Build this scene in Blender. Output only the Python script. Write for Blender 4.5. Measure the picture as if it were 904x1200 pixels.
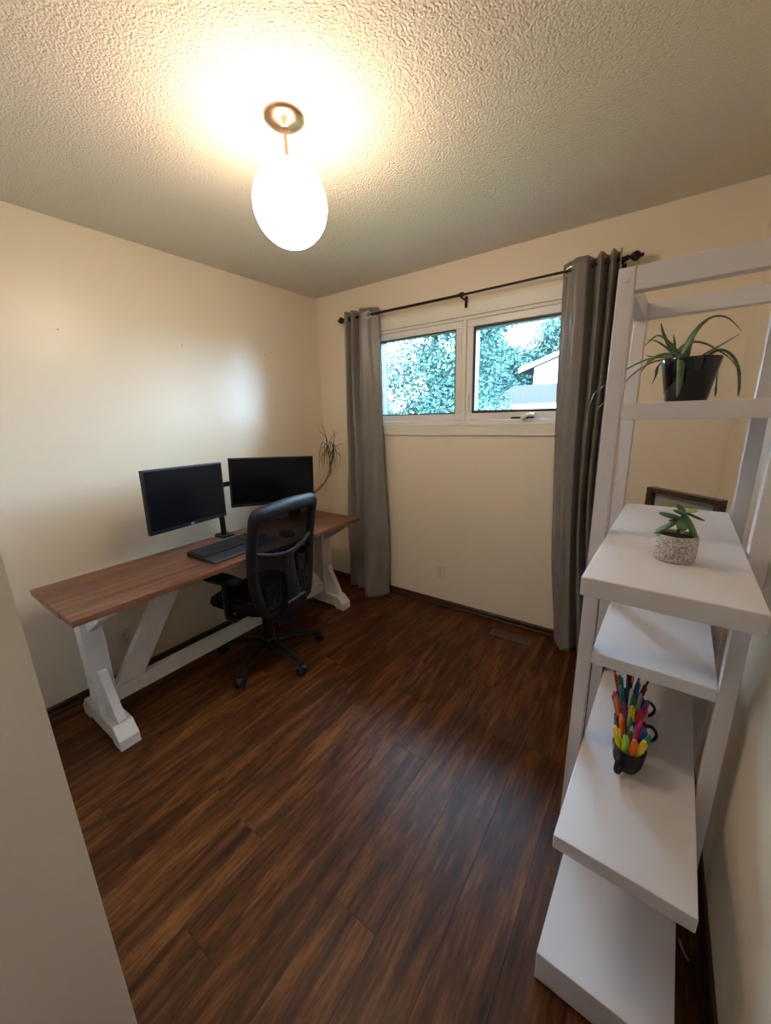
import bpy, math, random
from mathutils import Vector, Matrix, noise
random.seed(7)
R = math.radians
scene = bpy.context.scene
for o in list(bpy.data.objects):
    bpy.data.objects.remove(o)
col = scene.collection

# ------------------------------------------------------------------ camera
cam_d = bpy.data.cameras.new('camera')
cam = bpy.data.objects.new('camera', cam_d); col.objects.link(cam)
cam_d.sensor_fit = 'HORIZONTAL'; cam_d.sensor_width = 36.0
cam_d.lens = 446.97 / 904 * 36.0
cam_d.clip_start = 0.02; cam_d.clip_end = 300
cr, cu, cw = Vector((0.8187, 0.5735, -0.0274)), Vector((-0.1184, 0.2153, 0.9693)), Vector((-0.5618, 0.7904, -0.2442))
CAM = Vector((2.4498, -2.5267, 1.4917))
m3 = Matrix((cr.normalized(), cu.normalized(), -cw.normalized())).transposed()
cam.matrix_world = Matrix.Translation(CAM) @ m3.to_4x4()
scene.camera = cam

# ------------------------------------------------------------------ world, sun, exposure
world = bpy.data.worlds.new('sky'); scene.world = world
world.use_nodes = True
bg = world.node_tree.nodes['Background']
bg.inputs[0].default_value = (0.52, 0.74, 1.0, 1); bg.inputs[1].default_value = 27.0
sun_d = bpy.data.lights.new('sun', 'SUN'); sun_d.energy = 4.0; sun_d.color = (0.85, 0.95, 1.0); sun_d.angle = R(1)
sun = bpy.data.objects.new('sun', sun_d); col.objects.link(sun)
sun.rotation_euler = (R(48), 0, R(-25))       # from behind the house, onto the trees
LAMP_STRENGTH = 20.5
LAMP_COLOR = (1.0, 0.80, 0.60)
scene.view_settings.view_transform = 'Standard'
scene.view_settings.look = 'None'
scene.view_settings.gamma = 1.0
scene.view_settings.use_curve_mapping = False
scene.view_settings.exposure = 0.78

# ------------------------------------------------------------------ helpers
class MB:
    def __init__(s): s.v = []; s.f = []
    def add(s, v, f):
        n = len(s.v); s.v += [tuple(p) for p in v]; s.f += [tuple(i + n for i in q) for q in f]; return s
    def box(s, x0, x1, y0, y1, z0, z1):
        v = [(x, y, z) for z in (z0, z1) for y in (y0, y1) for x in (x0, x1)]
        return s.add(v, [(0,2,3,1),(4,5,7,6),(0,1,5,4),(1,3,7,5),(3,2,6,7),(2,0,4,6)])
    def prism(s, poly, axis, a, b):
        # poly: 2D loop; axis 'x','y','z' extruded from a to b
        def P(q, t):
            return {'x': (t, q[0], q[1]), 'y': (q[0], t, q[1]), 'z': (q[0], q[1], t)}[axis]
        n = len(poly)
        v = [P(q, a) for q in poly] + [P(q, b) for q in poly]
        f = [tuple(range(n)), tuple(range(2*n-1, n-1, -1))]
        f += [(i, i+n, (i+1) % n + n, (i+1) % n) for i in range(n)]
        return s.add(v, f)
    def tube(s, pts, r, n=10, closed=False, flat=None, up=None):
        # r: number or list; flat: (a,b) cross-section scale along side / normal
        pts = [Vector(p) for p in pts]; m = len(pts)
        rr = r if isinstance(r, (list, tuple)) else [r]*m
        v = []; f = []
        ref = Vector(up) if up else None
        prevn = None
        for i, p in enumerate(pts):
            if closed: t = pts[(i+1) % m] - pts[i-1]
            else: t = pts[min(i+1, m-1)] - pts[max(i-1, 0)]
            t = t.normalized()
            if ref is not None: nrm = ref - t*ref.dot(t)
            elif prevn is None:
                a = Vector((0,0,1)) if abs(t.z) < .9 else Vector((1,0,0)); nrm = a - t*a.dot(t)
            else: nrm = prevn - t*prevn.dot(t)
            if nrm.length < 1e-6: nrm = prevn if prevn else Vector((1,0,0))
            nrm = nrm.normalized(); prevn = nrm
            sd = t.cross(nrm).normalized()
            fa, fb = flat if flat else (1, 1)
            for k in range(n):
                th = 2*math.pi*k/n
                v.append(p + sd*(math.cos(th)*rr[i]*fa) + nrm*(math.sin(th)*rr[i]*fb))
        for i in range(m if closed else m-1):
            j = (i+1) % m
            for k in range(n):
                f.append((i*n+k, i*n+(k+1) % n, j*n+(k+1) % n, j*n+k))
        if not closed:
            f.append(tuple(range(n-1, -1, -1))); f.append(tuple((m-1)*n+k for k in range(n)))
        return s.add(v, f)
    def cyl(s, a, b, r0, r1=None, n=16):
        return s.tube([a, b], [r0, r0 if r1 is None else r1], n)
    def lathe(s, prof, n=32, c=(0,0,0), cap=True):
        v = []; f = []
        m = len(prof)
        for (r, z) in prof:
            for k in range(n):
                th = 2*math.pi*k/n
                v.append((c[0]+r*math.cos(th), c[1]+r*math.sin(th), c[2]+z))
        for i in range(m-1):
            for k in range(n):
                f.append((i*n+k, i*n+(k+1) % n, (i+1)*n+(k+1) % n, (i+1)*n+k))
        if cap:
            f.append(tuple(range(n-1, -1, -1))); f.append(tuple((m-1)*n+k for k in range(n)))
        return s.add(v, f)
    def ell(s, c, rx, ry, rz, M=None, nu=14, nv=8):
        v = []; f = []
        M = M or Matrix.Identity(3)
        for j in range(nv+1):
            ph = math.pi*j/nv
            for k in range(nu):
                th = 2*math.pi*k/nu
                q = M @ Vector((rx*math.sin(ph)*math.cos(th), ry*math.sin(ph)*math.sin(th), rz*math.cos(ph)))
                v.append(Vector(c)+q)
        for j in range(nv):
            for k in range(nu):
                f.append((j*nu+k, (j+1)*nu+k, (j+1)*nu+(k+1) % nu, j*nu+(k+1) % nu))
        return s.add(v, f)
    def grid(s, fn, nu, nv):
        v = [fn(i/(nu-1), j/(nv-1)) for j in range(nv) for i in range(nu)]
        f = [(j*nu+i, j*nu+i+1, (j+1)*nu+i+1, (j+1)*nu+i) for j in range(nv-1) for i in range(nu-1)]
        return s.add(v, f)
    def xf(s, M):
        s.v = [tuple(M @ Vector(p)) for p in s.v]; return s
    def mesh(s, name, mat, smooth=False):
        me = bpy.data.meshes.new(name); me.from_pydata(s.v, [], s.f); me.validate(); me.update()
        if mat: me.materials.append(mat)
        import bmesh
        b = bmesh.new(); b.from_mesh(me); bmesh.ops.recalc_face_normals(b, faces=b.faces); b.to_mesh(me); b.free()
        if smooth:
            me.shade_smooth(); me.set_sharp_from_angle(angle=R(38))
        return me
    def build(s, name, mat, parent=None, smooth=False, bevel=0, loc=None, subsurf=0, solid=0):
        o = bpy.data.objects.new(name, s.mesh(name, mat, smooth or subsurf > 0)); col.objects.link(o)
        if parent: o.parent = parent
        if loc: o.location = loc
        if solid:
            md = o.modifiers.new('solid', 'SOLIDIFY'); md.thickness = solid; md.offset = 0
        if bevel:
            md = o.modifiers.new('bevel', 'BEVEL'); md.width = bevel; md.segments = 2; md.limit_method = 'ANGLE'; md.angle_limit = R(40)
        if subsurf:
            md = o.modifiers.new('sub', 'SUBSURF'); md.levels = subsurf; md.render_levels = subsurf
        return o
def box(name, mat, parent, *b, bevel=0): return MB().box(*b).build(name, mat, parent, bevel=bevel)
def empty(name, loc=(0,0,0), rz=0):
    o = bpy.data.objects.new(name, None); col.objects.link(o); o.location = loc; o.rotation_euler = (0,0,rz)
    o.empty_display_size = .05
    return o
def tag(o, label, cat, group=None):
    o['label'] = label; o['category'] = cat
    if group: o['group'] = group
    return o
def struct(o, label=None):
    o['kind'] = 'structure'
    if label: o['label'] = label
    return o
def copy_tree(o, parent=None):
    c = o.copy(); col.objects.link(c); c.parent = parent
    for ch in [x for x in bpy.data.objects if x.parent == o]: copy_tree(ch, c)
    return c
def bez(pts, n=16):
    # Catmull-Rom through pts
    P = [Vector(p) for p in pts]; P = [P[0]*2-P[1]] + P + [P[-1]*2-P[-2]]
    out = []
    segs = len(P)-3
    for i in range(n+1):
        u = i/n*segs; k = min(int(u), segs-1); t = u-k
        a, b, c, d = P[k:k+4]
        out.append(.5*((2*b)+(c-a)*t+(2*a-5*b+4*c-d)*t*t+(3*b-a-3*c+d)*t**3))
    return out

# ------------------------------------------------------------------ materials
def mat(name, color, rough=.5, spec=.5, metal=0, var=0, vscale=6, bump=0, bscale=60, color2=None, vstretch=None, coat=0, sheen=0, detail=3):
    m = bpy.data.materials.new(name); m.use_nodes = True
    nt = m.node_tree; N = nt.nodes; L = nt.links
    p = N['Principled BSDF']
    p.inputs['Base Color'].default_value = (*color, 1); p.inputs['Roughness'].default_value = rough
    p.inputs['Specular IOR Level'].default_value = spec; p.inputs['Metallic'].default_value = metal
    if coat: p.inputs['Coat Weight'].default_value = coat; p.inputs['Coat Roughness'].default_value = .08
    if sheen: p.inputs['Sheen Weight'].default_value = sheen
    tc = N.new('ShaderNodeTexCoord')
    src = tc.outputs['Object']
    if vstretch:
        mp = N.new('ShaderNodeMapping'); mp.inputs['Scale'].default_value = vstretch
        L.new(src, mp.inputs[0]); src = mp.outputs[0]
    if var or color2:
        n = N.new('ShaderNodeTexNoise'); n.inputs['Scale'].default_value = vscale; n.inputs['Detail'].default_value = detail
        L.new(src, n.inputs['Vector'])
        r = N.new('ShaderNodeValToRGB')
        c2 = color2 or tuple(c*(1-var) for c in color)
        r.color_ramp.elements[0].position = .35; r.color_ramp.elements[1].position = .65
        r.color_ramp.elements[0].color = (*c2, 1); r.color_ramp.elements[1].color = (*color, 1)
        L.new(n.outputs['Fac'], r.inputs[0]); L.new(r.outputs[0], p.inputs['Base Color'])
    if bump:
        n2 = N.new('ShaderNodeTexNoise'); n2.inputs['Scale'].default_value = bscale; n2.inputs['Detail'].default_value = 2
        L.new(src if vstretch else tc.outputs['Object'], n2.inputs['Vector'])
        b = N.new('ShaderNodeBump'); b.inputs['Strength'].default_value = 1; b.inputs['Distance'].default_value = bump
        L.new(n2.outputs['Fac'], b.inputs['Height']); L.new(b.outputs[0], p.inputs['Normal'])
    return m
def wood(name, dark, mid, light, stretch, rough=.4, bump=.0006, rnd=True, spec=.5, ring=1.0):
    # stretch: mapping scale; the small component is along the grain
    m = bpy.data.materials.new(name); m.use_nodes = True
    nt = m.node_tree; N = nt.nodes; L = nt.links; p = N['Principled BSDF']
    tc = N.new('ShaderNodeTexCoord'); mp = N.new('ShaderNodeMapping'); mp.inputs['Scale'].default_value = stretch
    L.new(tc.outputs['Object'], mp.inputs[0])
    src = mp.outputs[0]
    oi = N.new('ShaderNodeObjectInfo')
    add = N.new('ShaderNodeVectorMath'); add.operation = 'ADD'
    mul = N.new('ShaderNodeVectorMath'); mul.operation = 'SCALE'; mul.inputs[0].default_value = (37, 91, 53)
    L.new(oi.outputs['Random'], mul.inputs['Scale']); L.new(src, add.inputs[0]); L.new(mul.outputs[0], add.inputs[1])
    src = add.outputs[0]
    n1 = N.new('ShaderNodeTexNoise'); n1.inputs['Scale'].default_value = 1.0; n1.inputs['Detail'].default_value = 5; n1.inputs['Distortion'].default_value = 1.1*ring
    n2 = N.new('ShaderNodeTexNoise'); n2.inputs['Scale'].default_value = 7.5; n2.inputs['Detail'].default_value = 8; n2.inputs['Roughness'].default_value = .72
    L.new(src, n1.inputs['Vector']); L.new(src, n2.inputs['Vector'])
    mx = N.new('ShaderNodeMath'); mx.operation = 'MULTIPLY_ADD'; mx.inputs[1].default_value = .50
    m2 = N.new('ShaderNodeMath'); m2.operation = 'MULTIPLY'; m2.inputs[1].default_value = .50
    L.new(n2.outputs['Fac'], m2.inputs[0]); L.new(n1.outputs['Fac'], mx.inputs[0]); L.new(m2.outputs[0], mx.inputs[2])
    r = N.new('ShaderNodeValToRGB'); e = r.color_ramp.elements
    e[0].position = .36; e[0].color = (*dark, 1); e[1].position = .66; e[1].color = (*light, 1)
    k = e.new(.5); k.color = (*mid, 1)
    L.new(mx.outputs[0], r.inputs[0])
    hs = N.new('ShaderNodeHueSaturation')
    mr = N.new('ShaderNodeMapRange'); mr.inputs['To Min'].default_value = .80; mr.inputs['To Max'].default_value = 1.15
    L.new(oi.outputs['Random'], mr.inputs['Value']); L.new(mr.outputs[0], hs.inputs['Value']); L.new(r.outputs[0], hs.inputs['Color'])
    L.new(hs.outputs[0], p.inputs['Base Color'])
    p.inputs['Roughness'].default_value = rough; p.inputs['Specular IOR Level'].default_value = spec
    b = N.new('ShaderNodeBump'); b.inputs['Distance'].default_value = bump; b.inputs['Strength'].default_value = 1
    L.new(n2.outputs['Fac'], b.inputs['Height']); L.new(b.outputs[0], p.inputs['Normal'])
    return m
def emit(name, color, strength):
    m = bpy.data.materials.new(name); m.use_nodes = True; N = m.node_tree.nodes; p = N['Principled BSDF']
    p.inputs['Base Color'].default_value = (.9, .9, .88, 1); p.inputs['Roughness'].default_value = .3
    p.inputs['Emission Color'].default_value = (*color, 1); p.inputs['Emission Strength'].default_value = strength
    return m

M = {}
M['wall'] = mat('cream_paint', (.80, .688, .53), .32, .5, var=.03, vscale=2, bump=.0004, bscale=220)
M['wall_plain'] = mat('offwhite_paint', (.84, .81, .76), .45, .4, var=.02, vscale=3, bump=.0004, bscale=150)
M['trim'] = mat('white_trim_paint', (.78, .73, .64), .38, .5, var=.03, vscale=8)
M['baseboard'] = wood('dark_baseboard_wood', (.018, .007, .004), (.045, .018, .009), (.075, .03, .014), (20, 1.5, 20), .38)
M['baseboard_x'] = wood('dark_baseboard_wood_x', (.018, .007, .004), (.045, .018, .009), (.075, .03, .014), (1.5, 20, 20), .38)
M['floor_sub'] = mat('underlay', (.012, .006, .004), .7)
M['plank'] = wood('dark_walnut_laminate', (.015, .0048, .0020), (.078, .0240, .0066), (.205, .074, .0185), (11, 1.15, 11), .37, .0006, spec=.20, ring=1.9)
M['desk_wood'] = wood('walnut_desktop', (.050, .016, .007), (.150, .056, .024), (.27, .115, .050), (15, .8, 15), .40, .0004)
M['desk_white'] = mat('white_chalk_paint', (.66, .61, .54), .5, .4, var=.06, vscale=14, bump=.0004, bscale=90)
M['shelf_white'] = mat('white_lacquer', (.645, .62, .635), .36, .4, var=.02, vscale=5)
M['black_plastic'] = mat('black_plastic', (.006, .0065, .008), .36, .35, var=.15, vscale=20)
M['black_matte'] = mat('black_fabric', (.0045, .005, .006), .85, .2, var=.25, vscale=160, bump=.0008, bscale=500)
M['chair_frame'] = mat('black_matte_plastic', (.005, .0055, .007), .52, .28, var=.15, vscale=20)
M['screen'] = mat('dark_screen', (.0035, .004, .006), .22, .22, var=.05, vscale=3)
M['key'] = mat('charcoal_keys', (.018, .019, .022), .5, .4, var=.2, vscale=60)
M['rest'] = mat('charcoal_wrist_rest', (.028, .030, .032), .65, .35, var=.15, vscale=120)
M['badge'] = mat('silver_badge', (.45, .46, .48), .3, .6, metal=.6, var=.05)
M['bronze'] = mat('oil_rubbed_bronze', (.018, .012, .010), .42, .5, metal=.5, var=.2, vscale=30)
M['nickel'] = mat('brushed_nickel', (.42, .28, .19), .33, .5, metal=1, var=.06, vscale=40)
M['chrome'] = mat('chrome', (.72, .72, .72), .18, .5, metal=1, var=.03)
M['plate'] = mat('ivory_plastic', (.70, .64, .52), .4, .5, var=.03)
M['slot'] = mat('dark_slot', (.02, .018, .016), .6, var=.1)
M['vent'] = mat('brown_metal', (.13, .085, .06), .45, .5, metal=.3, var=.15, vscale=30)
M['curtain'] = mat('grey_satin', (.205, .186, .168), .38, .5, var=.12, vscale=5, bump=.004, bscale=16, sheen=.15)
M['glass_gasket'] = mat('grey_blue_gasket', (.010, .018, .030), .5, var=.1)
M['vinyl'] = mat('white_vinyl', (.76, .73, .68), .35, .5, var=.02, vscale=9)
M['pot_black'] = mat('black_glazed_ceramic', (.006, .007, .010), .10, .45, var=.1)
M['soil'] = mat('potting_soil', (.035, .022, .014), .9, .2, var=.4, vscale=120, bump=.002, bscale=200)
M['aloe'] = mat('aloe_leaf', (.085, .17, .055), .42, .5, color2=(.045, .105, .045), vscale=30)
M['succ'] = mat('jade_leaf', (.060, .15, .050), .30, .5, color2=(.030, .085, .032), vscale=40)
M['succ_new'] = mat('pale_new_leaf', (.26, .42, .10), .4, .5, var=.2, vscale=60)
M['thin_leaf'] = mat('thin_leaf', (.12, .115, .050), .5, .4, color2=(.060, .065, .03), vscale=30)
M['stem'] = mat('tan_stem', (.20, .15, .08), .6, .3, var=.2, vscale=60)
M['terra'] = mat('grey_plant_pot', (.10, .10, .10), .6, .4, var=.15, vscale=20)
M['frame_wood'] = wood('walnut_frame', (.020, .009, .006), (.060, .024, .014), (.10, .042, .024), (14, 14, 14), .35)
M['mug'] = mat('navy_glazed_mug', (.007, .009, .020), .30, .35, var=.15, vscale=30)
M['bulb'] = emit('opal_glass_lit', LAMP_COLOR, LAMP_STRENGTH)
M['house'] = mat('white_siding', (.55, .53, .50), .6, .3, var=.04, vscale=1)
M['roof'] = mat('slate_shingles', (.0125, .0115, .0135), .9, .1, color2=(.009, .0085, .010), vscale=3)
M['bark'] = mat('tree_bark', (.10, .085, .07), .85, .2, var=.35, vscale=12, bump=.01, bscale=20)
M['leaf_a'] = mat('tree_leaf', (.044, .105, .085), .6, .2, color2=(.014, .042, .038), vscale=1.6)
M['leaf_b'] = mat('tree_leaf_dark', (.030, .078, .070), .6, .2, color2=(.010, .034, .034), vscale=1.4)
M['grass'] = mat('lawn', (.03, .07, .03), .9, .2, color2=(.02, .045, .02), vscale=3)
# ceiling: sprayed popcorn texture
mc = mat('popcorn_ceiling', (.78, .70, .585), .9, .1)
N = mc.node_tree.nodes; L = mc.node_tree.links
tc = N.new('ShaderNodeTexCoord'); v1 = N.new('ShaderNodeTexNoise'); v1.inputs['Scale'].default_value = 120; v1.inputs['Detail'].default_value = 3; v1.inputs['Roughness'].default_value = .6
v2 = N.new('ShaderNodeTexVoronoi'); v2.inputs['Scale'].default_value = 150
L.new(tc.outputs['Object'], v1.inputs['Vector']); L.new(tc.outputs['Object'], v2.inputs['Vector'])
sb = N.new('ShaderNodeMath'); sb.operation = 'SUBTRACT'; L.new(v1.outputs['Fac'], sb.inputs[0])
sc = N.new('ShaderNodeMath'); sc.operation = 'MULTIPLY'; sc.inputs[1].default_value = .5; L.new(v2.outputs['Distance'], sc.inputs[0]); L.new(sc.outputs[0], sb.inputs[1])
bp = N.new('ShaderNodeBump'); bp.inputs['Distance'].default_value = .0055; bp.inputs['Strength'].default_value = 1.0
L.new(sb.outputs[0], bp.inputs['Height']); L.new(bp.outputs[0], N['Principled BSDF'].inputs['Normal'])
M['ceiling'] = mc
# window glass: thin pane, fresnel reflection over clear transmission
mg = bpy.data.materials.new('clear_glass'); mg.use_nodes = True; N = mg.node_tree.nodes; L = mg.node_tree.links
N.remove(N['Principled BSDF'])
gt = N.new('ShaderNodeBsdfTransparent'); gt.inputs[0].default_value = (.94, .97, .97, 1)
gg = N.new('ShaderNodeBsdfGlossy'); gg.inputs['Roughness'].default_value = .015
fr = N.new('ShaderNodeFresnel'); fr.inputs[0].default_value = 1.22
mx = N.new('ShaderNodeMixShader'); L.new(fr.outputs[0], mx.inputs[0]); L.new(gt.outputs[0], mx.inputs[1]); L.new(gg.outputs[0], mx.inputs[2])
L.new(mx.outputs[0], N['Material Output'].inputs[0])
M['glass'] = mg
# chair mesh fabric: open weave
mm = bpy.data.materials.new('black_open_mesh'); mm.use_nodes = True; N = mm.node_tree.nodes; L = mm.node_tree.links
p = N['Principled BSDF']; p.inputs['Base Color'].default_value = (.004, .0045, .005, 1); p.inputs['Roughness'].default_value = .85; p.inputs['Specular IOR Level'].default_value = .1
gt = N.new('ShaderNodeBsdfTransparent'); mx = N.new('ShaderNodeMixShader')
tcn = N.new('ShaderNodeTexCoord'); wv = N.new('ShaderNodeTexVoronoi'); wv.inputs['Scale'].default_value = 420
L.new(tcn.outputs['Object'], wv.inputs['Vector'])
mr = N.new('ShaderNodeMapRange'); mr.inputs['From Min'].default_value = .2; mr.inputs['From Max'].default_value = .7; mr.inputs['To Min'].default_value = .66; mr.inputs['To Max'].default_value = .97
L.new(wv.outputs['Distance'], mr.inputs['Value'])
L.new(mr.outputs[0], mx.inputs[0]); L.new(gt.outputs[0], mx.inputs[1]); L.new(p.outputs[0], mx.inputs[2]); L.new(mx.outputs[0], N['Material Output'].inputs[0])
M['mesh'] = mm

# ------------------------------------------------------------------ room shell
W, H, YN, T = 2.735, 2.44, -2.43, .16      # right wall x, ceiling, near wall y, wall thickness
YH = -3.75                                  # hallway end
# floor: underlay slab with planks
fl = struct(box('floor', M['floor_sub'], None, -.1, W+.1, YH-.1, .1, -.15, -.0135), 'dark walnut laminate plank floor')
pw, pl, gap = .165, 1.22, .0012
meshes = {}
def plank(x0, x1, y0, y1):
    key = (round(x1-x0, 3), round(y1-y0, 3))
    if key not in meshes:
        meshes[key] = MB().box(gap/2, x1-x0-gap/2, gap/2, y1-y0-gap/2, -.0135, 0).mesh('plank', M['plank'])
    o = bpy.data.objects.new('plank', meshes[key]); col.objects.link(o); o.parent = fl; o.location = (x0, y0, 0)
x = 1.94 - 12*pw; row = 0
while x < W:
    x0, x1 = max(x, 0), min(x+pw, W)
    off = [-1.62, -1.62+.61, -1.62+.3, -1.62+.92][row % 4] if row % 2 else [-1.02, -.72, -1.32][row//2 % 3]
    y = off
    while y > YH: y -= pl
    while y < 0:
        y0, y1 = max(y, YH), min(y+pl, 0)
        if x1-x0 > .01 and y1-y0 > .03: plank(x0, x1, y0, y1)
        y += pl
    x += pw; row += 1
struct(box('ceiling', M['ceiling'], None, -.12, W+.12, YH-.12, T, H, H+.12), 'popcorn textured off white ceiling')
struct(box('wall_left', M['wall'], None, -.12, 0, YH-.12, T, -.15, H), 'cream painted wall behind the desk')
struct(box('wall_right', M['wall'], None, W, W+.12, YH-.12, T, -.15, H), 'cream painted wall beside the white shelf')
# back wall with the window opening
WX0, WX1, WZ0, WZ1 = .575, 2.095, 1.425, 2.105
b = MB()
b.box(0, WX0, 0, T, -.15, H).box(WX1, W, 0, T, -.15, H).box(WX0, WX1, 0, T, -.15, WZ0).box(WX0, WX1, 0, T, WZ1, H)
struct(b.build('wall_back', M['wall']), 'cream painted wall with the window')
# near wall with doorway; the camera stands in the doorway
DX0, DX1, DZ = 1.745, 2.66, 2.06
b = MB().box(0, DX0, YN-T, YN, -.0135, H).box(DX1, W, YN-T, YN, -.0135, H).box(DX0, DX1, YN-T, YN, DZ, H)
struct(b.build('wall_near', M['wall_plain']), 'plain off white doorway wall edge at lower left')
struct(box('wall_hall', M['wall_plain'], None, 0, W, YH-.12, YH, -.15, H))
# baseboards
def base_prof(d):   # profile: offset from wall, height
    return [(0, 0), (d*1.45, 0), (d*1.45, .010), (d*1.25, .018), (d, .022), (d, .046), (d*.6, .054), (0, .056)]
pr = base_prof(.011)
struct(MB().prism([(-q, z) for q, z in pr], 'x', 0, W).build('baseboard_back', M['baseboard_x']), 'dark brown baseboard under the window')
struct(MB().prism(pr, 'y', YN, -.016).build('baseboard_left', M['baseboard']), 'dark brown baseboard behind the desk')
struct(MB().prism([(W-q, z) for q, z in pr], 'y', YN, -.016).build('baseboard_right', M['baseboard']), 'dark brown baseboard behind the shelf')

# window
win = struct(empty('window_1', (0, 0, 0)), 'white double window with a fixed pane and a crank pane')
cx0, cx1, cz0, cz1 = .53, 2.14, 1.347, 2.178
def ring(mb, a0, a1, b0, b1, w, y0, y1):
    mb.box(a0, a1, y0, y1, b0, b0+w).box(a0, a1, y0, y1, b1-w, b1).box(a0, a0+w, y0, y1, b0+w, b1-w).box(a1-w, a1, y0, y1, b0+w, b1-w); return mb
b = MB()
b.box(cx0, cx1, -.018, 0, cz0, WZ0+.004)            # apron casing
box('casing', M['trim'], win, cx0, cx1, -.016, 0, cz0, WZ0-.018, bevel=.002)
box('casing', M['trim'], win, cx0, cx1, -.0175, 0, WZ0-.018, WZ0+.001, bevel=.004)
box('casing', M['trim'], win, cx0, cx1, -.016, 0, WZ1+.012, cz1, bevel=.002)
box('casing', M['trim'], win, cx0, cx1, -.021, 0, WZ1-.004, WZ1+.012, bevel=.003)
box('casing', M['trim'], win, cx0, WX0+.004, -.016, 0, WZ0+.006, WZ1-.004, bevel=.002)
box('casing', M['trim'], win, WX1-.004, cx1, -.016, 0, WZ0+.006, WZ1-.004, bevel=.002)
fb = ring(MB(), WX0, WX1, WZ0, WZ1, .022, .0, .078); fb.box(1.314, 1.345, .0, .078, WZ0+.022, WZ1-.022)
fb.build('frame', M['vinyl'], win, bevel=.002)
ring(MB(), WX0, WX1, WZ0, WZ1, .023, .078, T+.004).box(1.313, 1.346, .078, .11, WZ0+.023, WZ1-.023).build('exterior_jamb', mat('dark_exterior_cladding', (.012, .018, .026), .7, .2, var=.1), win)
def sash(x0, x1, z0, z1, w, y0, y1, gw):
    s = ring(MB(), x0, x1, z0, z1, w, y0, y1).build('sash', M['vinyl'], win, bevel=.003)
    ring(MB(), x0+w, x1-w, z0+w, z1-w, gw, y0+.006, y1).build('gasket', M['glass_gasket'], s)
    MB().box(x0+w+gw*.6, x1-w-gw*.6, y0+.022, y0+.026, z0+w+gw*.6, z1-w-gw*.6).build('pane', M['glass'], s)
    return s
sash(.598, 1.312, WZ0+.024, WZ1-.024, .044, .004, .075, .008)
sash(1.347, 2.071, WZ0+.024, WZ1-.024, .044, .003, .075, .017)
# crank handle and lock on the right sash
ch = MB().lathe([(.0, 0), (.030, 0), (.026, .012), (.012, .020), (0, .021)], 20, cap=False)
ch.xf(Matrix.Translation((1.735, -.001, 1.447)) @ Matrix.Rotation(R(90), 4, 'X') @ Matrix.Scale(1.0, 4))
co = ch.build('crank', M['vinyl'], win, smooth=True)
MB().tube([(1.735, -.020, 1.452), (1.765, -.032, 1.470), (1.79, -.036, 1.478), (1.81, -.034, 1.474)], [.010, .009, .009, .011], 10).build('crank_arm', M['vinyl'], co, smooth=True)
MB().box(1.668, 1.805, -.022, .004, 1.452, 1.464).build('crank_cover', M['glass_gasket'], co, bevel=.003)
lo = box('lock', M['vinyl'], win, 1.358, 1.376, -.004, .012, 1.50, 1.62, bevel=.003)
MB().tube([(1.367, -.004, 1.61), (1.367, -.016, 1.585), (1.367, -.018, 1.545)], [.006, .006, .005], 8).build('lock_lever', M['vinyl'], lo, smooth=True)

# ------------------------------------------------------------------ curtain rod and curtains
RY, RZ = -.09, 2.21
rod = tag(empty('curtain_rod', (0, 0, 0)), 'thin dark bronze curtain rod with ball finials above the window', 'curtain rod')
MB().cyl((.395, RY, RZ), (1.36, RY, RZ-.002), .0085, n=14).build('rod', M['bronze'], rod, smooth=True)
MB().cyl((1.33, RY, RZ-.002), (2.215, RY, RZ+.004), .0068, n=14).build('rod', M['bronze'], rod, smooth=True)
fin = [(0, 0), (.012, .002), (.012, .012), (.008, .016), (.008, .022), (.017, .028), (.023, .040), (.022, .050), (.014, .060), (.009, .063), (.010, .070), (.006, .076), (0, .077)]
MB().lathe(fin, 18, cap=False).xf(Matrix.Translation((.395, RY, RZ)) @ Matrix.Rotation(R(-90), 4, 'Y')).build('finial', M['bronze'], rod, smooth=True)
MB().lathe(fin, 18, cap=False).xf(Matrix.Translation((2.215, RY, RZ+.004)) @ Matrix.Rotation(R(90), 4, 'Y')).build('finial', M['bronze'], rod, smooth=True)
for bx in (.44, 1.345, 2.205):
    w0 = -.016 if cx0 < bx < cx1 else 0
    br = MB().box(bx-.010, bx+.010, w0-.005, w0, RZ-.062, RZ+.006).build('bracket', M['bronze'], rod, bevel=.002)
    k = MB().tube([(bx, w0-.004, RZ-.018), (bx, -.07, RZ-.018), (bx, RY-.006, RZ-.016), (bx, RY-.014, RZ-.004)], .006, 8); k.build('bracket_arm', M['bronze'], br, smooth=True)
    MB().cyl((bx-.013, RY, RZ), (bx+.013, RY, RZ), .013, n=14).build('collar', M['bronze'], br, smooth=True)

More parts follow.
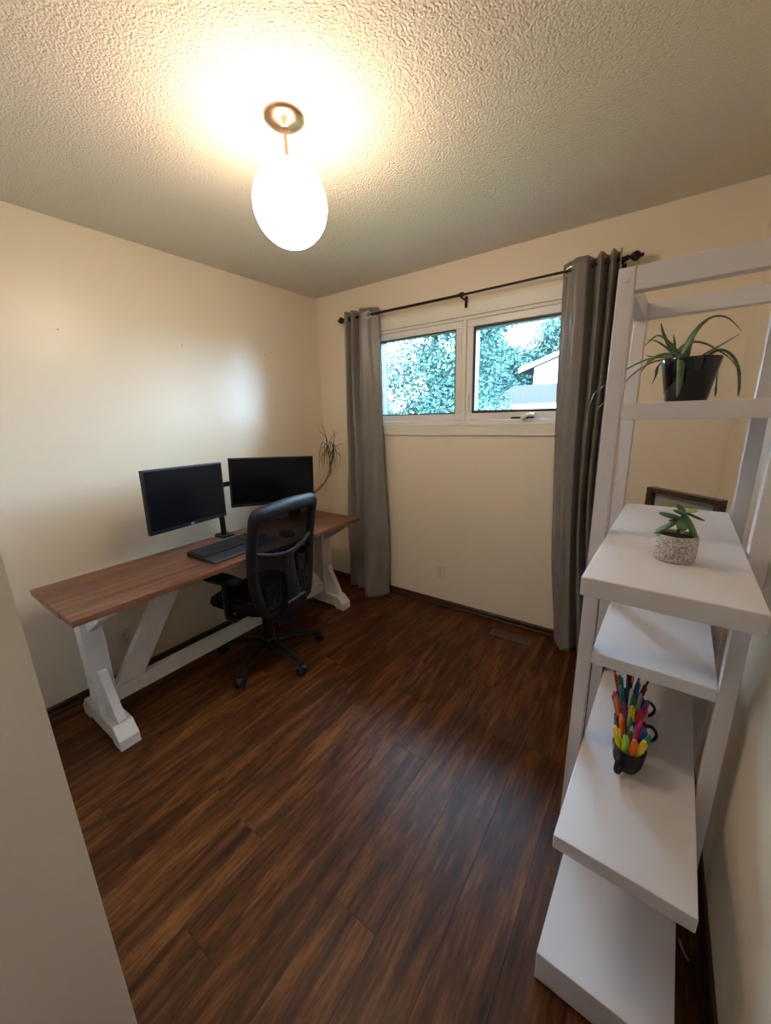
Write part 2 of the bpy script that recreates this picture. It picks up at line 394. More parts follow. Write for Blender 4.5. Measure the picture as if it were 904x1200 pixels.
def curtain(name, label, prof, top_x, bot_x, seed, bottom_push, grom, amp_scale=1.0):
    # prof: list of (u, y offset) fold profile at the top, u in 0..1
    rnd = random.Random(seed)
    ph = [rnd.uniform(0, 6.28) for _ in range(8)]
    def yprof(u):
        for (a, ya), (b_, yb) in zip(prof, prof[1:]):
            if a <= u <= b_:
                t = (u-a)/(b_-a); t = .5-.5*math.cos(math.pi*t); return ya+(yb-ya)*t
        return prof[-1][1]
    def fn(u, v):
        z = (RZ+.045)*(1-v) + .006*v
        w = v**1.5
        x0 = top_x[0]*(1-v)+bot_x[0]*v if not callable(bot_x) else 0
        xa, xb = top_x[0]+(bot_x[0]-top_x[0])*v**1.2, top_x[1]+(bot_x[1]-top_x[1])*v**1.6
        if len(bot_x) > 2: xb += bot_x[2]*math.sin(math.pi*min(1, v*1.0))**2; xa += bot_x[2]*math.sin(math.pi*v)**2
        uu = u + .025*math.sin(3*v*math.pi+ph[0]+u*4)*math.sin(math.pi*u)
        x = xa+(xb-xa)*uu
        y = RY + yprof(u)*amp_scale*(1-.15*v+.35*math.sin(6*u+ph[1])*v)
        y += .010*v*math.sin(14*u+5*v+ph[2]) + .006*math.sin(9*v+8*u+ph[3])*v
        y += bottom_push(u)*max(0, v-.45)/.55*w
        x += .008*v*math.sin(11*v+9*u+ph[4])
        if v > .955:                                       # hem breaks on the floor
            y -= .014*math.sin(16*u+ph[5])*(v-.955)/.045
        y += .016*noise.noise(Vector((x*7, v*4.5, seed)))*(.3+v) + .007*noise.noise(Vector((x*22, v*13, seed+5)))*(.3+v)
        y = min(y, -.034)
        return (x, y, z)
    o = MB().grid(fn, 90, 70).build(name, M['curtain'], None, smooth=True, solid=.003)
    tag(o, label, 'curtain', 'grey grommet curtains at the window')
    for (u, tilt) in grom:
        q = fn(u, .022)
        g = MB().tube([(.022*math.cos(a), 0, .022*math.sin(a)) for a in [2*math.pi*i/24 for i in range(24)]], .0055, 8, closed=True)
        g.xf(Matrix.Translation((q[0], q[1]-.001, RZ-.002)) @ Matrix.Rotation(R(tilt), 4, 'Z')).build('grommet', M['chrome'], o, smooth=True)
    return o
curtain('curtain', 'grey satin grommet curtain hanging beside the wooden desk end',
        [(0, .01), (.10, -.035), (.20, .030), (.31, -.040), (.42, .032), (.60, -.036), (.80, -.004), (1, .030)],
        (.385, .690), (.285, .735), 3, lambda u: -.11*math.exp(-((u-.72)/.22)**2), [(.78, 18)])
curtain('curtain', 'grey satin grommet curtain hanging behind the white shelf',
        [(0, .03), (.14, .0), (.30, -.040), (.46, -.036), (.57, .040), (.69, -.045), (.78, .038), (.87, -.045), (.94, .03), (1, -.03)],
        (1.925, 2.200), (2.04, 2.265, -.02), 11, lambda u: -.04*math.exp(-((u-.3)/.25)**2), [(.14, -22)])

# ------------------------------------------------------------------ ceiling light
lx, ly = 1.333, -1.462
lamp = tag(empty('ceiling_light', (lx, ly, H)), 'lit white opal globe pendant on a short nickel stem', 'ceiling light')
MB().lathe([(0, 0), (.066, 0), (.066, -.004), (.060, -.012), (.040, -.022), (.016, -.028), (.012, -.032), (0, -.032)], 40, cap=False).build('canopy', M['nickel'], lamp, smooth=True)
MB().cyl((0, 0, -.03), (0, 0, -.14), .0055, n=14).build('stem', M['nickel'], lamp, smooth=True)
MB().lathe([(0, -.108), (.010, -.108), (.013, -.114), (.030, -.1185), (.050, -.1275), (.0515, -.1315), (.050, -.1330), (.030, -.123), (0, -.119)], 32, cap=False).build('globe_holder', M['nickel'], lamp, smooth=True)
MB().ell((0, 0, -.246), .1235, .1235, .1255, nu=48, nv=28).build('globe', M['bulb'], lamp, smooth=True)

hl = tag(empty('hall_fill_light', (2.45, -3.2, H)), 'unseen dome light added in the hallway to brighten the doorway edge', 'ceiling light')  # unseen fill light added behind the camera to brighten the doorway jamb
MB().lathe([(0, 0), (.11, 0), (.11, -.018), (0, -.018)], 32, cap=False).build('base', M['nickel'], hl, smooth=True)
MB().lathe([(.098, -.018), (.092, -.045), (.07, -.068), (.035, -.08), (0, -.083)], 32, cap=False).build('dome', emit('hall_fill_dome', (1, .88, .78), 11.5), hl, smooth=True)

# ------------------------------------------------------------------ desk
DZT = .754
desk = tag(empty('trestle_desk', (.41, -1.26, 0)), 'farmhouse desk with walnut plank top on white trestle legs', 'desk')
ox, oy = .41, -1.26
y0, y1 = -2.152-oy, -.367-oy
xs = [.142, .277, .412, .547, .683]
for i in range(4):
    e0 = random.uniform(-.004, .004); e1 = random.uniform(-.004, .004)
    box('board', M['desk_wood'], desk, xs[i]-ox+.0004, xs[i+1]-ox-.0004, y0+e0, y1+e1, DZT-.027+random.uniform(0, .0006), DZT, bevel=.0018)
def trestle(yc):
    t = .0435
    # foot along x with chamfered nose, raised on end pads
    fx0, fx1 = .115-ox, .570-ox
    poly = [(fx0, 0), (fx0+.075, 0), (fx0+.095, .022), (fx1-.095, .022), (fx1-.075, 0), (fx1, 0), (fx1, .052), (fx1-.045, .098), (fx1-.052, .108), (fx0+.052, .108), (fx0+.045, .098), (fx0, .052)]
    MB().prism(poly, 'y', yc-t, yc+t).build('foot', M['desk_white'], desk, bevel=.003)
    MB().box(.300-ox, .388-ox, yc-t, yc+t, .108, .690).build('post', M['desk_white'], desk, bevel=.003)
    bx0, bx1 = .155-ox, .636-ox
    poly = [(bx0, DZT-.0275), (bx0, .700), (bx0+.02, .690), (bx1-.02, .690), (bx1, .700), (bx1, DZT-.0275)]
    MB().prism(poly, 'y', yc-t*.9, yc+t*.9).build('bearer', M['desk_white'], desk, bevel=.003)
    h = t*.42
    MB().prism([(.388-ox, .690), (.388-ox, .560), (.402-ox, .560), (.585-ox, .676), (.585-ox, .690)], 'y', yc-h, yc+h).build('knee_brace', M['desk_white'], desk, bevel=.002)
    MB().prism([(.300-ox, .690), (.300-ox, .560), (.288-ox, .560), (.200-ox, .678), (.200-ox, .690)], 'y', yc-h, yc+h).build('knee_brace', M['desk_white'], desk, bevel=.002)
    MB().prism([(.388-ox, .1085), (.388-ox, .345), (.408-ox, .345), (.520-ox, .120), (.520-ox, .1085)], 'y', yc-h, yc+h).build('foot_brace', M['desk_white'], desk, bevel=.002)
    MB().prism([(.300-ox, .1085), (.300-ox, .345), (.282-ox, .345), (.168-ox, .120), (.168-ox, .1085)], 'y', yc-h, yc+h).build('foot_brace', M['desk_white'], desk, bevel=.002)
ya, yb = -2.024-oy, -.455-oy
trestle(ya); trestle(yb)
t = .0435
MB().box(.322-ox, .366-ox, ya+t, yb-t, .125, .205).build('stretcher', M['desk_white'], desk, bevel=.003)
def diag(ys, ye, s):
    z0, z1 = .205, DZT-.0275
    wdt = .105
    MB().prism([(ys, z0), (ys+s*wdt*1.3, z0), (ye, z1), (ye-s*wdt*1.3, z1)], 'x', .324-ox, .364-ox).build('diagonal_brace', M['desk_white'], desk, bevel=.003)
diag(ya+t+.002, -1.50-oy, 1); diag(yb-t-.002, -.98-oy, -1)

# ------------------------------------------------------------------ monitors on a shared arm
def monitor(label, c_bot_left, c_bot_right, h, roll=0):
    a, b_ = Vector(c_bot_left), Vector(c_bot_right)
    ex = (b_-a).normalized(); w = (b_-a).length
    ey = Vector((0, 0, 1)).cross(ex).normalized()          # away from viewer
    ez = ex.cross(ey).normalized()
    Mx = Matrix((ex, ey, ez)).transposed().to_4x4(); Mx.translation = a
    root = empty('monitor', a); root.matrix_world = Mx
    tag(root, label, 'monitor', 'black monitors on the desk arm')
    MB().box(0, w, 0, .022, 0, h).build('bezel', M['black_plastic'], root, bevel=.004)
    MB().prism([(.05, .03), (w-.05, .03), (w-.09, h-.04), (.09, h-.04)], 'y', .022, .048).build('back_shell', M['black_plastic'], root, bevel=.006)
    MB().box(.010, w-.010, -.0012, .001, .022, h-.010).build('screen', M['screen'], root)
    bd = MB().tube([(.5*w+.011*math.cos(q), -.001, .011+.0055*math.sin(q)) for q in [2*math.pi*i/20 for i in range(20)]], .0011, 6, closed=True)
    bd.box(.5*w-.007, .5*w+.007, -.0012, 0, .0095, .0125); bd.build('badge', M['badge'], root)
    return root, Mx, w
m1, M1, w1 = monitor('black monitor angled at the desk centre, nearer the door side', (.385, -1.700, .925), (.27, -1.197, .908), .337)
m2, M2, w2 = monitor('black monitor angled beside the thin leaved plant', (.255, -1.148, .944), (.49, -.645, .918), .318)
arm = tag(empty('monitor_stand', (.184, -1.182, DZT)), 'black clamp post monitor stand on the desk back edge', 'monitor stand')
ab = Vector((.184, -1.182, DZT))
box('base_plate', M['black_plastic'], arm, -.038, .05, -.045, .045, .0, .012, bevel=.003)
box('clamp', M['black_plastic'], arm, -.060, -.0425, -.03, .03, -.055, .012, bevel=.003)
MB().cyl((0, 0, .012), (0, 0, .46), .0175, n=18).build('post', M['black_plastic'], arm, smooth=True)
for Mx, w, hh in ((M1, w1, .337), (M2, w2, .318)):
    q = (Mx @ Vector((w/2, .060, hh*.5))) - ab
    s = Vector((0, 0, q.z)); mid = (s+q)*.5 + Vector((-.05, 0, 0))
    mid = Vector((.0, q.y*.52, q.z))
    MB().cyl((0, 0, q.z-.025), (0, 0, q.z+.025), .026, n=18).build('collar', M['black_plastic'], arm, smooth=True)
    MB().tube([s, mid, q], [.017, .015, .014], 12).build('arm', M['black_plastic'], arm, smooth=True)
    pc = MB().box(-.05, .05, -.012, 0, -.05, .05)
    P = Mx.copy(); P.translation = Mx @ Vector((w/2, .0605, hh*.5)) - ab
    pc.xf(P).build('mounting_plate', M['black_plastic'], arm)

# ------------------------------------------------------------------ keyboard and mouse
kb = tag(empty('keyboard', (.360, -1.525, DZT), R(2)), 'black full size keyboard with wrist rest on the walnut desk', 'keyboard')
MB().prism([(0, 0), (.155, 0), (.155, .016), (.0, .028)], 'y', 0, .455).build('case', M['black_plastic'], kb, bevel=.003)
k = MB()
widths = [15, 15, 14, 13, 12, 9]
for r_ in range(6):
    xa = .010+r_*.0235; top = .028-(.012/.155)*xa
    ysp = [(.010, .300), (.308, .362), (.370, .445)]
    for (sa, sb_), n_ in zip(ysp, (15, 3, 4)):
        if r_ == 5 and n_ == 15: cuts = [0, 1.25, 2.5, 3.75, 10, 11.25, 12.5, 13.75, 15]
        else: cuts = [i for i in range(n_+1)]
        for a_, b_ in zip(cuts, cuts[1:]):
            u = (sb_-sa)/n_
            k.box(xa, xa+.019, sa+a_*u+.001, sa+b_*u-.001, top-.004, top+.007)
k.build('keys', M['key'], kb)
MB().prism([(.158, 0), (.252, 0), (.255, .006), (.245, .015), (.160, .018)], 'y', .002, .453).build('wrist_rest', M['rest'], kb, bevel=.003)
MB().cyl((.004, .17, .030), (.004, .20, .030), .007, n=12).build('volume_roller', M['stem'], kb, smooth=True)
ms = tag(empty('computer_mouse', (.545, -.965, DZT), R(8)), 'black computer mouse lying on the desk beside the keyboard', 'mouse')
b = MB()
def mouse_fn(u, v):
    th = 2*math.pi*u; ph = v*math.pi/2
    return (.062*math.cos(th)*math.cos(ph)**.55, .033*math.sin(th)*math.cos(ph)**.55*(1+.1*math.cos(th)), .001+.038*math.sin(ph)**.9*(1+.12*math.cos(th)))
b.grid(mouse_fn, 28, 10).add([], []).build('shell', M['black_plastic'], ms, smooth=True)
MB().cyl((-.030, -.004, .034), (-.030, .004, .034), .009, n=14).build('scroll_wheel', M['rest'], ms, smooth=True)

# ------------------------------------------------------------------ office chair (local +x is where the sitter faces)
chair = tag(empty('office_chair', (.545, -1.185, 0), R(188)), 'black mesh back office chair on castors pushed up to the desk', 'office chair')
BP, BF = M['black_plastic'], M['black_matte']
MB().lathe([(0, .060), (.040, .060), (.052, .075), (.050, .115), (.034, .135), (0, .135)], 24, cap=False).build('hub', BP, chair, smooth=True)
for k_ in range(5):
    a = R([-70, -5, 62, 136, 208][k_] - 188)
    d = Vector((math.cos(a), math.sin(a), 0))
    lg = MB().tube([d*.03+Vector((0,0,.105)), d*.14+Vector((0,0,.102)), d*.26+Vector((0,0,.085)), d*.325+Vector((0,0,.074))], [.030, .026, .021, .019], 10, flat=(1, .72), up=(0,0,1))
    leg = lg.build('leg', BP, chair, smooth=True)
    c = d*.325
    s_ = Vector((-d.y, d.x, 0))
    cs = MB().cyl(c+Vector((0,0,.045)), c+Vector((0,0,.075)), .009, n=10)
    cs.ell(c+Vector((0,0,.040)), .030, .018, .027, Matrix.Rotation(a, 3, 'Z'), 14, 8)
    ca = cs.build('castor', BP, leg, smooth=True)
    for sg in (-1, 1):
        MB().cyl(c+s_*(sg*.010)+Vector((0,0,.0275)), c+s_*(sg*.026)+Vector((0,0,.0275)), .0275, .0250, n=20).build('wheel', BP, leg, smooth=True)
MB().tube([(0,0,.12), (0,0,.26), (0,0,.26), (0,0,.36)], [.034, .031, .024, .024], 18).build('gas_column', BP, chair, smooth=True)
MB().box(-.13, .12, -.085, .085, .355, .405).build('tilt_mechanism', BP, chair, bevel=.012)
MB().tube([(.03, -.08, .375), (.03, -.22, .372), (.03, -.255, .372)], [.006, .006, .010], 8).build('tilt_lever', BP, chair, smooth=True)
# seat: superellipse cushion with waterfall front
def seat_fn(u, v):
    th = 2*math.pi*u; c_, s_ = math.cos(th), math.sin(th)
    e = .42
    X = .245*math.copysign(abs(c_)**e, c_)+.015; Y = .250*math.copysign(abs(s_)**e, s_)
    prof = [(0, .412), (.80, .412), (.97, .425), (1.0, .450), (.97, .478), (.86, .490), (.5, .484), (0, .480)]
    t_ = v*(len(prof)-1); i = min(int(t_), len(prof)-2); f_ = t_-i
    r_ = prof[i][0]*(1-f_)+prof[i+1][0]*f_; z = prof[i][1]*(1-f_)+prof[i+1][1]*f_
    if X*r_ > .12: z -= .9*(X*r_-.12)**2*2.0
    return (X*r_, Y*r_, z)
MB().grid(seat_fn, 49, 22).build('seat', BF, chair, smooth=True)
# arms
for sg in (-1, 1):
    up = MB().tube([(-.02, sg*.16, .395), (-.02, sg*.255, .395), (-.02, sg*.288, .43), (-.02, sg*.290, .54), (-.02, sg*.288, .635)], [.020, .020, .021, .019, .017], 10, flat=(1.3, .8), up=(1, 0, 0))
    ar = up.build('armrest', BP, chair, smooth=True)
    pts = [(-.125, 0), (-.115, .032), (-.04, .044), (.06, .046), (.118, .036), (.130, 0), (.118, -.036), (.06, -.046), (-.04, -.044), (-.115, -.032)]
    MB().prism([(q[0]*1.12+.01, q[1]*1.1+sg*.280) for q in pts], 'z', .632, .660).build('arm_pad', BF, ar, bevel=.010, smooth=True)
# backrest frame: closed loop in the plane x = bx(z)
def bxz(z, y=0): return -.205 - .10*(z-.45) + .16*y*y*1.2 + .03*math.sin((z-.42)/.6*math.pi)
halfw = [(.412, .165), (.435, .186), (.50, .210), (.57, .228), (.64, .238), (.72, .243), (.80, .245), (.88, .244), (.95, .240), (.992, .234), (1.014, .208)]
loop = [(y_, z_) for z_, y_ in halfw] + [(.10, 1.022), (0, 1.027), (-.10, 1.022)] + [(-y_, z_) for z_, y_ in reversed(halfw)] + [(-.08, .408), (0, .405), (.08, .408)]
lp = bez([(0, y_, z_) for y_, z_ in loop] + [(0, loop[0][0], loop[0][1])], 90)[:-1]
lp = [(bxz(q.z, q.y), q.y, q.z) for q in lp]
rads = [.027 + .007*max(0, min(1, (q[2]-.93)/.09)) for q in lp]
MB().tube(lp, rads, 12, closed=True, flat=(1.25, .85), up=(1, 0, 0)).build('back_frame', M['chair_frame'], chair, smooth=True)
def hw(z):
    for (za, wa), (zb, wb) in zip(halfw, halfw[1:]):
        if za <= z <= zb: return wa+(wb-wa)*(z-za)/(zb-za)
    return halfw[-1][1] if z > 1 else halfw[0][1]
def mesh_fn(u, v):
    z = .42+.595*v; y = (2*u-1)*hw(z)
    return (bxz(z, y)+.014+.02*math.sin(math.pi*u)*math.sin(math.pi*v), y, z)
MB().grid(mesh_fn, 24, 30).build('mesh_panel', M['mesh'], chair, smooth=True)
MB().prism([(-.245, .470), (-.275, .470), (-.272, .400), (-.245, .320), (-.10, .315), (-.10, .385), (-.20, .392)], 'y', -.085, .085).build('back_bracket', BP, chair, bevel=.010)
# lumbar crossbar, spine and slotted lumbar plate on the outside of the back
bar = [(bxz(.80, .24)-.004, .245, .805), (bxz(.78, .16)-.020, .16, .772), (bxz(.75, .07)-.030, .07, .748), (bxz(.745, 0)-.033, 0, .744), (bxz(.75, .07)-.030, -.07, .748), (bxz(.78, .16)-.020, -.16, .772), (bxz(.80, .24)-.004, -.245, .805)]
MB().tube(bez(bar, 28), .0135, 10, flat=(1.2, .8), up=(1, 0, 0)).build('crossbar', BP, chair, smooth=True)
MB().tube(bez([(bxz(.74)-.030, 0, .745), (bxz(.62)-.040, 0, .62), (bxz(.50)-.045, 0, .50), (bxz(.45)-.03, 0, .42), (-.15, 0, .385)], 18), [.030, .031, .032, .033, .034, .035, .036, .038, .040]+[.042]*10, 12, flat=(1.25, .42), up=(1, 0, 0)).build('spine', BP, chair, smooth=True)
lumb = MB()
def lum(z, y): return bxz(z, y)-.022
rows = 5
zs = [.478+i*.022 for i in range(rows+1)]
def strip(za, zb, ya_, yb_):
    n_ = 6
    def fn(u, v):
        y = ya_+(yb_-ya_)*u; z = za+(zb-za)*v - .12*abs(y)*0
        return (lum(z, y), y, z)
    lumb.grid(fn, n_, 2)
for i in range(rows+1): strip(zs[i]-.005, zs[i]+.005, -.19, .19)
for i in range(rows):
    for j in range(15):
        yy = -.19+j*.38/14
        strip(zs[i]+.005, zs[i+1]-.005, max(-.19, yy-.0095), min(.19, yy+.0095))
lumb.build('lumbar_plate', BP, chair, solid=.006)

# ------------------------------------------------------------------ leafy plant behind the monitor
pl_ = tag(empty('potted_plant', (.215, -.60, DZT)), 'tall thin leaved plant behind the monitor in the room corner', 'plant')
ps = Vector((.215, -.60, DZT))
MB().lathe([(0, 0), (.042, 0), (.055, .09), (.058, .092), (.058, .100), (.053, .100), (.050, .085), (0, .085)], 28, cap=False).build('pot', M['terra'], pl_, smooth=True)
MB().lathe([(0, .085), (.051, .085), (.051, .091), (0, .094)], 24, cap=False).build('soil', M['soil'], pl_)
def W2(q, x_): return Vector((x_, q[0]-.080, q[1]+.008))-ps
for st, xx in (([(-.344, .913), (-.26, .956), (-.204, 1.006), (-.157, 1.065), (-.18, 1.267)], .285), ([(-.344, .913), (-.293, .933), (-.195, .997), (-.119, 1.133), (-.093, 1.246)], .265)):
    pts = [Vector((0.01, .0, .08)), Vector((.03, .06, .12))] + [W2(q, xx) for q in st]
    MB().tube(bez(pts, 24), .0042, 8).build('stem', M['stem'], pl_, smooth=True)
LV = [[(-0.18, 1.267), (-0.19, 1.379), (-0.208, 1.445)], [(-0.18, 1.267), (-0.204, 1.331), (-0.296, 1.391)], [(-0.169, 1.273), (-0.101, 1.339), (0.011, 1.377)],
 [(-0.18, 1.267), (-0.257, 1.294), (-0.317, 1.182), (-0.335, 1.094)], [(-0.18, 1.267), (-0.231, 1.257), (-0.257, 1.148), (-0.228, 1.081)], [(-0.181, 1.26), (-0.199, 1.17), (-0.195, 1.106)],
 [(-0.17, 1.266), (-0.145, 1.193), (-0.177, 1.075)], [(-0.093, 1.246), (-0.127, 1.163), (-0.104, 1.058)], [(-0.093, 1.246), (-0.061, 1.185), (-0.08, 1.092)],
 [(-0.093, 1.246), (-0.038, 1.198), (0.036, 1.139)], [(-0.093, 1.246), (-0.029, 1.168), (-0.027, 1.056)], [(-0.093, 1.246), (0.002, 1.268), (0.036, 1.265)],
 [(-0.092, 1.253), (-0.1, 1.346), (-0.143, 1.391)], [(-0.18, 1.267), (-0.269, 1.177), (-0.323, 1.121)], [(-0.093, 1.246), (-0.14, 1.135), (-0.131, 1.003)], [(-0.181, 1.26), (-0.219, 1.172), (-0.22, 1.058)],
 [(-0.18, 1.262), (-0.21, 1.19), (-0.205, 1.07)], [(-0.175, 1.262), (-0.165, 1.17), (-0.16, 1.08)], [(-0.093, 1.246), (-0.11, 1.17), (-0.09, 1.06)], [(-0.093, 1.25), (-0.075, 1.16), (-0.06, 1.05)], [(-0.178, 1.262), (-0.185, 1.15), (-0.19, 1.05)], [(-0.093, 1.248), (-0.105, 1.14), (-0.118, 1.03)]]
for _ in range(14):
    c0 = random.choice(((-.18, 1.265), (-.093, 1.248)))
    a_ = random.uniform(-1, 1); up_ = random.uniform(-.02, .05); rr = random.uniform(.05, .10)
    LV.append([c0, (c0[0]+a_*rr*.6, c0[1]+up_), (c0[0]+a_*rr, c0[1]-.06+up_), (c0[0]+a_*rr*1.1, c0[1]-random.uniform(.12, .22))])
for l in LV:
    xb = .285 if l[0][0] < -.15 else .265
    dx = random.uniform(-.06, .06)
    n_ = len(l)
    pts = [W2(q, xb + dx*i/(n_-1)) for i, q in enumerate(l)]
    bz = bez(pts, 12)
    MB().tube(bz, [.0040*(1-(i/12)**2*.85) for i in range(13)], 6, flat=(1, .28)).build('leaf', M['thin_leaf'], pl_, smooth=True)

# ------------------------------------------------------------------ outlets, vent, wall nails
def outlet(loc, rz, label, w=.072, h=.114, group=None):
    o = tag(empty('wall_outlet', loc, rz), label, 'outlet', group)
    MB().box(-w/2, w/2, -.006, 0, -h/2, h/2).build('cover_plate', M['plate'], o, bevel=.003)
    for s in (-1, 1):
        rc = MB().prism([(.017*math.cos(a), s*.0235+.0145*max(-1, min(1, 1.25*math.sin(a)))) for a in [2*math.pi*i/20 for i in range(20)]], 'y', -.0085, -.004).build('receptacle', M['plate'], o)
        MB().box(-.0075, -.0050, -.0092, -.0080, s*.0235-.001, s*.0235+.008).box(.0050, .0075, -.0092, -.0080, s*.0235-.001, s*.0235+.008).cyl((0, -.0092, s*.0235-.0075), (0, -.0080, s*.0235-.0075), .0026, n=10).build('slots', M['slot'], rc)
    MB().cyl((0, -.0075, 0), (0, -.005, 0), .003, n=10).build('screw', M['chrome'], o)
    return o
outlet((1.172, 0, .282), 0, 'ivory wall outlet below the window above the baseboard')
outlet((0, -1.787, .262), R(90), 'ivory wall outlet under the desk nearer the white leg', group='outlets under the desk')
outlet((0, -1.675, .270), R(90), 'ivory wall outlet under the desk behind the diagonal brace', group='outlets under the desk')
vt = tag(empty('floor_vent', (1.783, -.155, 0)), 'brown metal floor vent register below the window', 'floor vent')
b = MB(); ring(b, -.134, .134, 0, .001, 0, 0, 0) if False else None
b = MB().box(-.134, .134, -.041, -.028, .0003, .005).box(-.134, .134, .028, .041, .0003, .005).box(-.134, -.120, -.028, .028, .0003, .005).box(.120, .134, -.028, .028, .0003, .005)
b.build('rim', M['vent'], vt, bevel=.002)
MB().box(-.120, .120, -.028, .028, .0003, .0010).build('duct', M['slot'], vt)
g = MB()
for i in range(20): g.box(-.116+i*.0122-.002, -.116+i*.0122+.002, -.028, .028, .001, .0042)
g.box(-.120, .120, -.002, .002, .001, .0044)
g.build('grille', M['vent'], vt)
for (yy, zz, lab) in ((-1.788, 1.939, 'small nail in the cream wall high above the desk near end'), (-1.181, 1.942, 'small nail in the cream wall above the monitor gap'), (-.566, 1.952, 'small nail in the cream wall closest to the room corner')):
    nl = MB().cyl((0, yy, zz), (.010, yy, zz+.003), .0016, n=8); nl.cyl((.010, yy, zz+.003), (.0115, yy, zz+.0034), .004, n=10)
    tag(nl.build('wall_nail', M['badge'], None), lab, 'nail', 'nails in the desk wall')

# ------------------------------------------------------------------ white cantilever shelf
SO = Vector((2.497, -1.673, 0)); SA = R(-2.1)
sh = tag(empty('shelf_unit', SO, SA), 'tall white open shelf with long and short shelves beside the right wall', 'shelf')
SW = M['shelf_white']
for sx in (-1, 1):
    for (pa, pb) in ((.36, .400), (.785, .825)):
        xa, xb = sorted((sx*.1522, sx*.190))
        po = MB().box(xa, xb, pa, pb, 0, 1.832).build('post', SW, sh, bevel=.002)
        if pa < .5:
            MB().cyl((sx*.171, pa-.0025, 1.805), (sx*.171, pa, 1.805), .0075, n=16).build('bolt_cap', SW, po)
    xa, xb = sorted((sx*.154, sx*.188))
    MB().box(xa, xb, .4003, .7847, 1.780, 1.830).build('side_rail', SW, sh, bevel=.002)
MB().box(-.152, .152, .361, .398, 1.776, 1.831).build('top_rail', SW, sh, bevel=.002)
MB().box(-.152, .152, .787, .824, 1.782, 1.831).build('top_rail', SW, sh, bevel=.002)
def board(z0, z1, y0, y1, hw_=.147): return MB().box(-hw_, hw_, y0, y1, z0, z1).build('shelf_board', SW, sh, bevel=.0025)
board(1.464, 1.507, .361, .823, .152)
board(1.103, 1.146, 0, .823)
board(.719, .759, .361, 1.20, .152)
board(.385, .428, -.008, .823)
board(.004, .100, -.080, .823)
for i, sy in enumerate((-.06, .78)):
    for sx in (-.13, .13): MB().cyl((sx, sy, 0), (sx, sy, .0045), .012, n=12).build('foot_pad', M['slot'], sh)
def S(x_, d, z):   # shelf things: offsets from the camera station in metres
    return Vector((CAM.x+x_, CAM.y+d, z))

# aloe in a black pot on the upper short shelf
al = tag(empty('potted_aloe', S(.052, 1.45, 1.507)), 'spiky aloe in a glossy black tapered pot on the upper shelf', 'plant')
ap = S(.052, 1.45, 1.507)
MB().lathe([(0, 0), (.046, 0), (.050, .004), (.069, .110), (.070, .116), (.069, .119), (.066, .117), (.060, .095), (0, .095)], 48, cap=False).build('pot', M['pot_black'], al, smooth=True)
MB().lathe([(0, .095), (.0605, .095), (.061, .101), (0, .106)], 32, cap=False).build('soil', M['soil'], al)
AL = [([(0.034, 1.607), (0.036, 1.645), (0.046, 1.688), (0.069, 1.723), (0.094, 1.733), (0.121, 1.722), (0.151, 1.688)], .02, .0085),
([(0.066, 1.607), (0.071, 1.627), (0.11, 1.652), (0.145, 1.675)], -.03, .0070),
([(0.03, 1.607), (0.020, 1.650), (0.043, 1.673), (0.076, 1.668), (0.111, 1.645), (0.141, 1.62), (0.172, 1.577)], .05, .0065),
([(0.072, 1.607), (0.090, 1.632), (0.112, 1.642), (0.137, 1.626), (0.155, 1.593), (0.164, 1.547), (0.165, 1.518)], -.01, .0070),
([(0.025, 1.607), (0.013, 1.639), (-0.009, 1.676), (-0.025, 1.711), (-0.032, 1.735)], .03, .0065),
([(0.025, 1.607), (0.013, 1.639), (0.007, 1.68), (0.002, 1.704)], .05, .0040),
([(0.028, 1.607), (0.019, 1.639), (-0.002, 1.668), (-0.034, 1.692), (-0.062, 1.668)], -.05, .0085),
([(0.025, 1.607), (0.013, 1.639), (-0.033, 1.682), (-0.064, 1.693)], .02, .0060),
([(0.030, 1.607), (0.014, 1.633), (-0.041, 1.645), (-0.063, 1.653)], .06, .0060),
([(0.030, 1.607), (0.024, 1.632), (-0.016, 1.640), (-0.045, 1.625), (-0.063, 1.595)], -.06, .0095),
([(0.035, 1.607), (0.028, 1.634), (0.029, 1.60), (0.031, 1.549), (0.030, 1.520)], -.105, .0080),
([(0.018, 1.607), (-0.006, 1.630), (-0.025, 1.616), (-0.028, 1.588), (-0.035, 1.566)], .06, .0050),
([(0.085, 1.607), (0.100, 1.632), (0.116, 1.60), (0.123, 1.545), (0.126, 1.520)], .09, .0055),
([(0.020, 1.607), (-0.010, 1.636), (-0.061, 1.633), (-0.119, 1.603), (-0.16, 1.569), (-0.189, 1.543), (-0.199, 1.505)], .02, .0050),
([(0.020, 1.607), (-0.010, 1.630), (-0.062, 1.616), (-0.115, 1.566), (-0.158, 1.515), (-0.174, 1.496), (-0.184, 1.477)], .03, .0045),
([(0.060, 1.607), (0.072, 1.623), (0.108, 1.633), (0.123, 1.634)], .07, .0050)]
for pts, dy, wd in AL:
    n_ = len(pts)
    P = [S(q[0], 1.45 + dy*(i/(n_-1))**.6, q[1]) - ap for i, q in enumerate(pts)]
    P[0].y *= .3
    MB().tube(bez(P, 18), [wd*1.5*(1-(i/18)**1.8*.88) for i in range(19)], 8, flat=(1, .36), up=(0, -.25, 1)).build('leaf', M['aloe'], al, smooth=True)

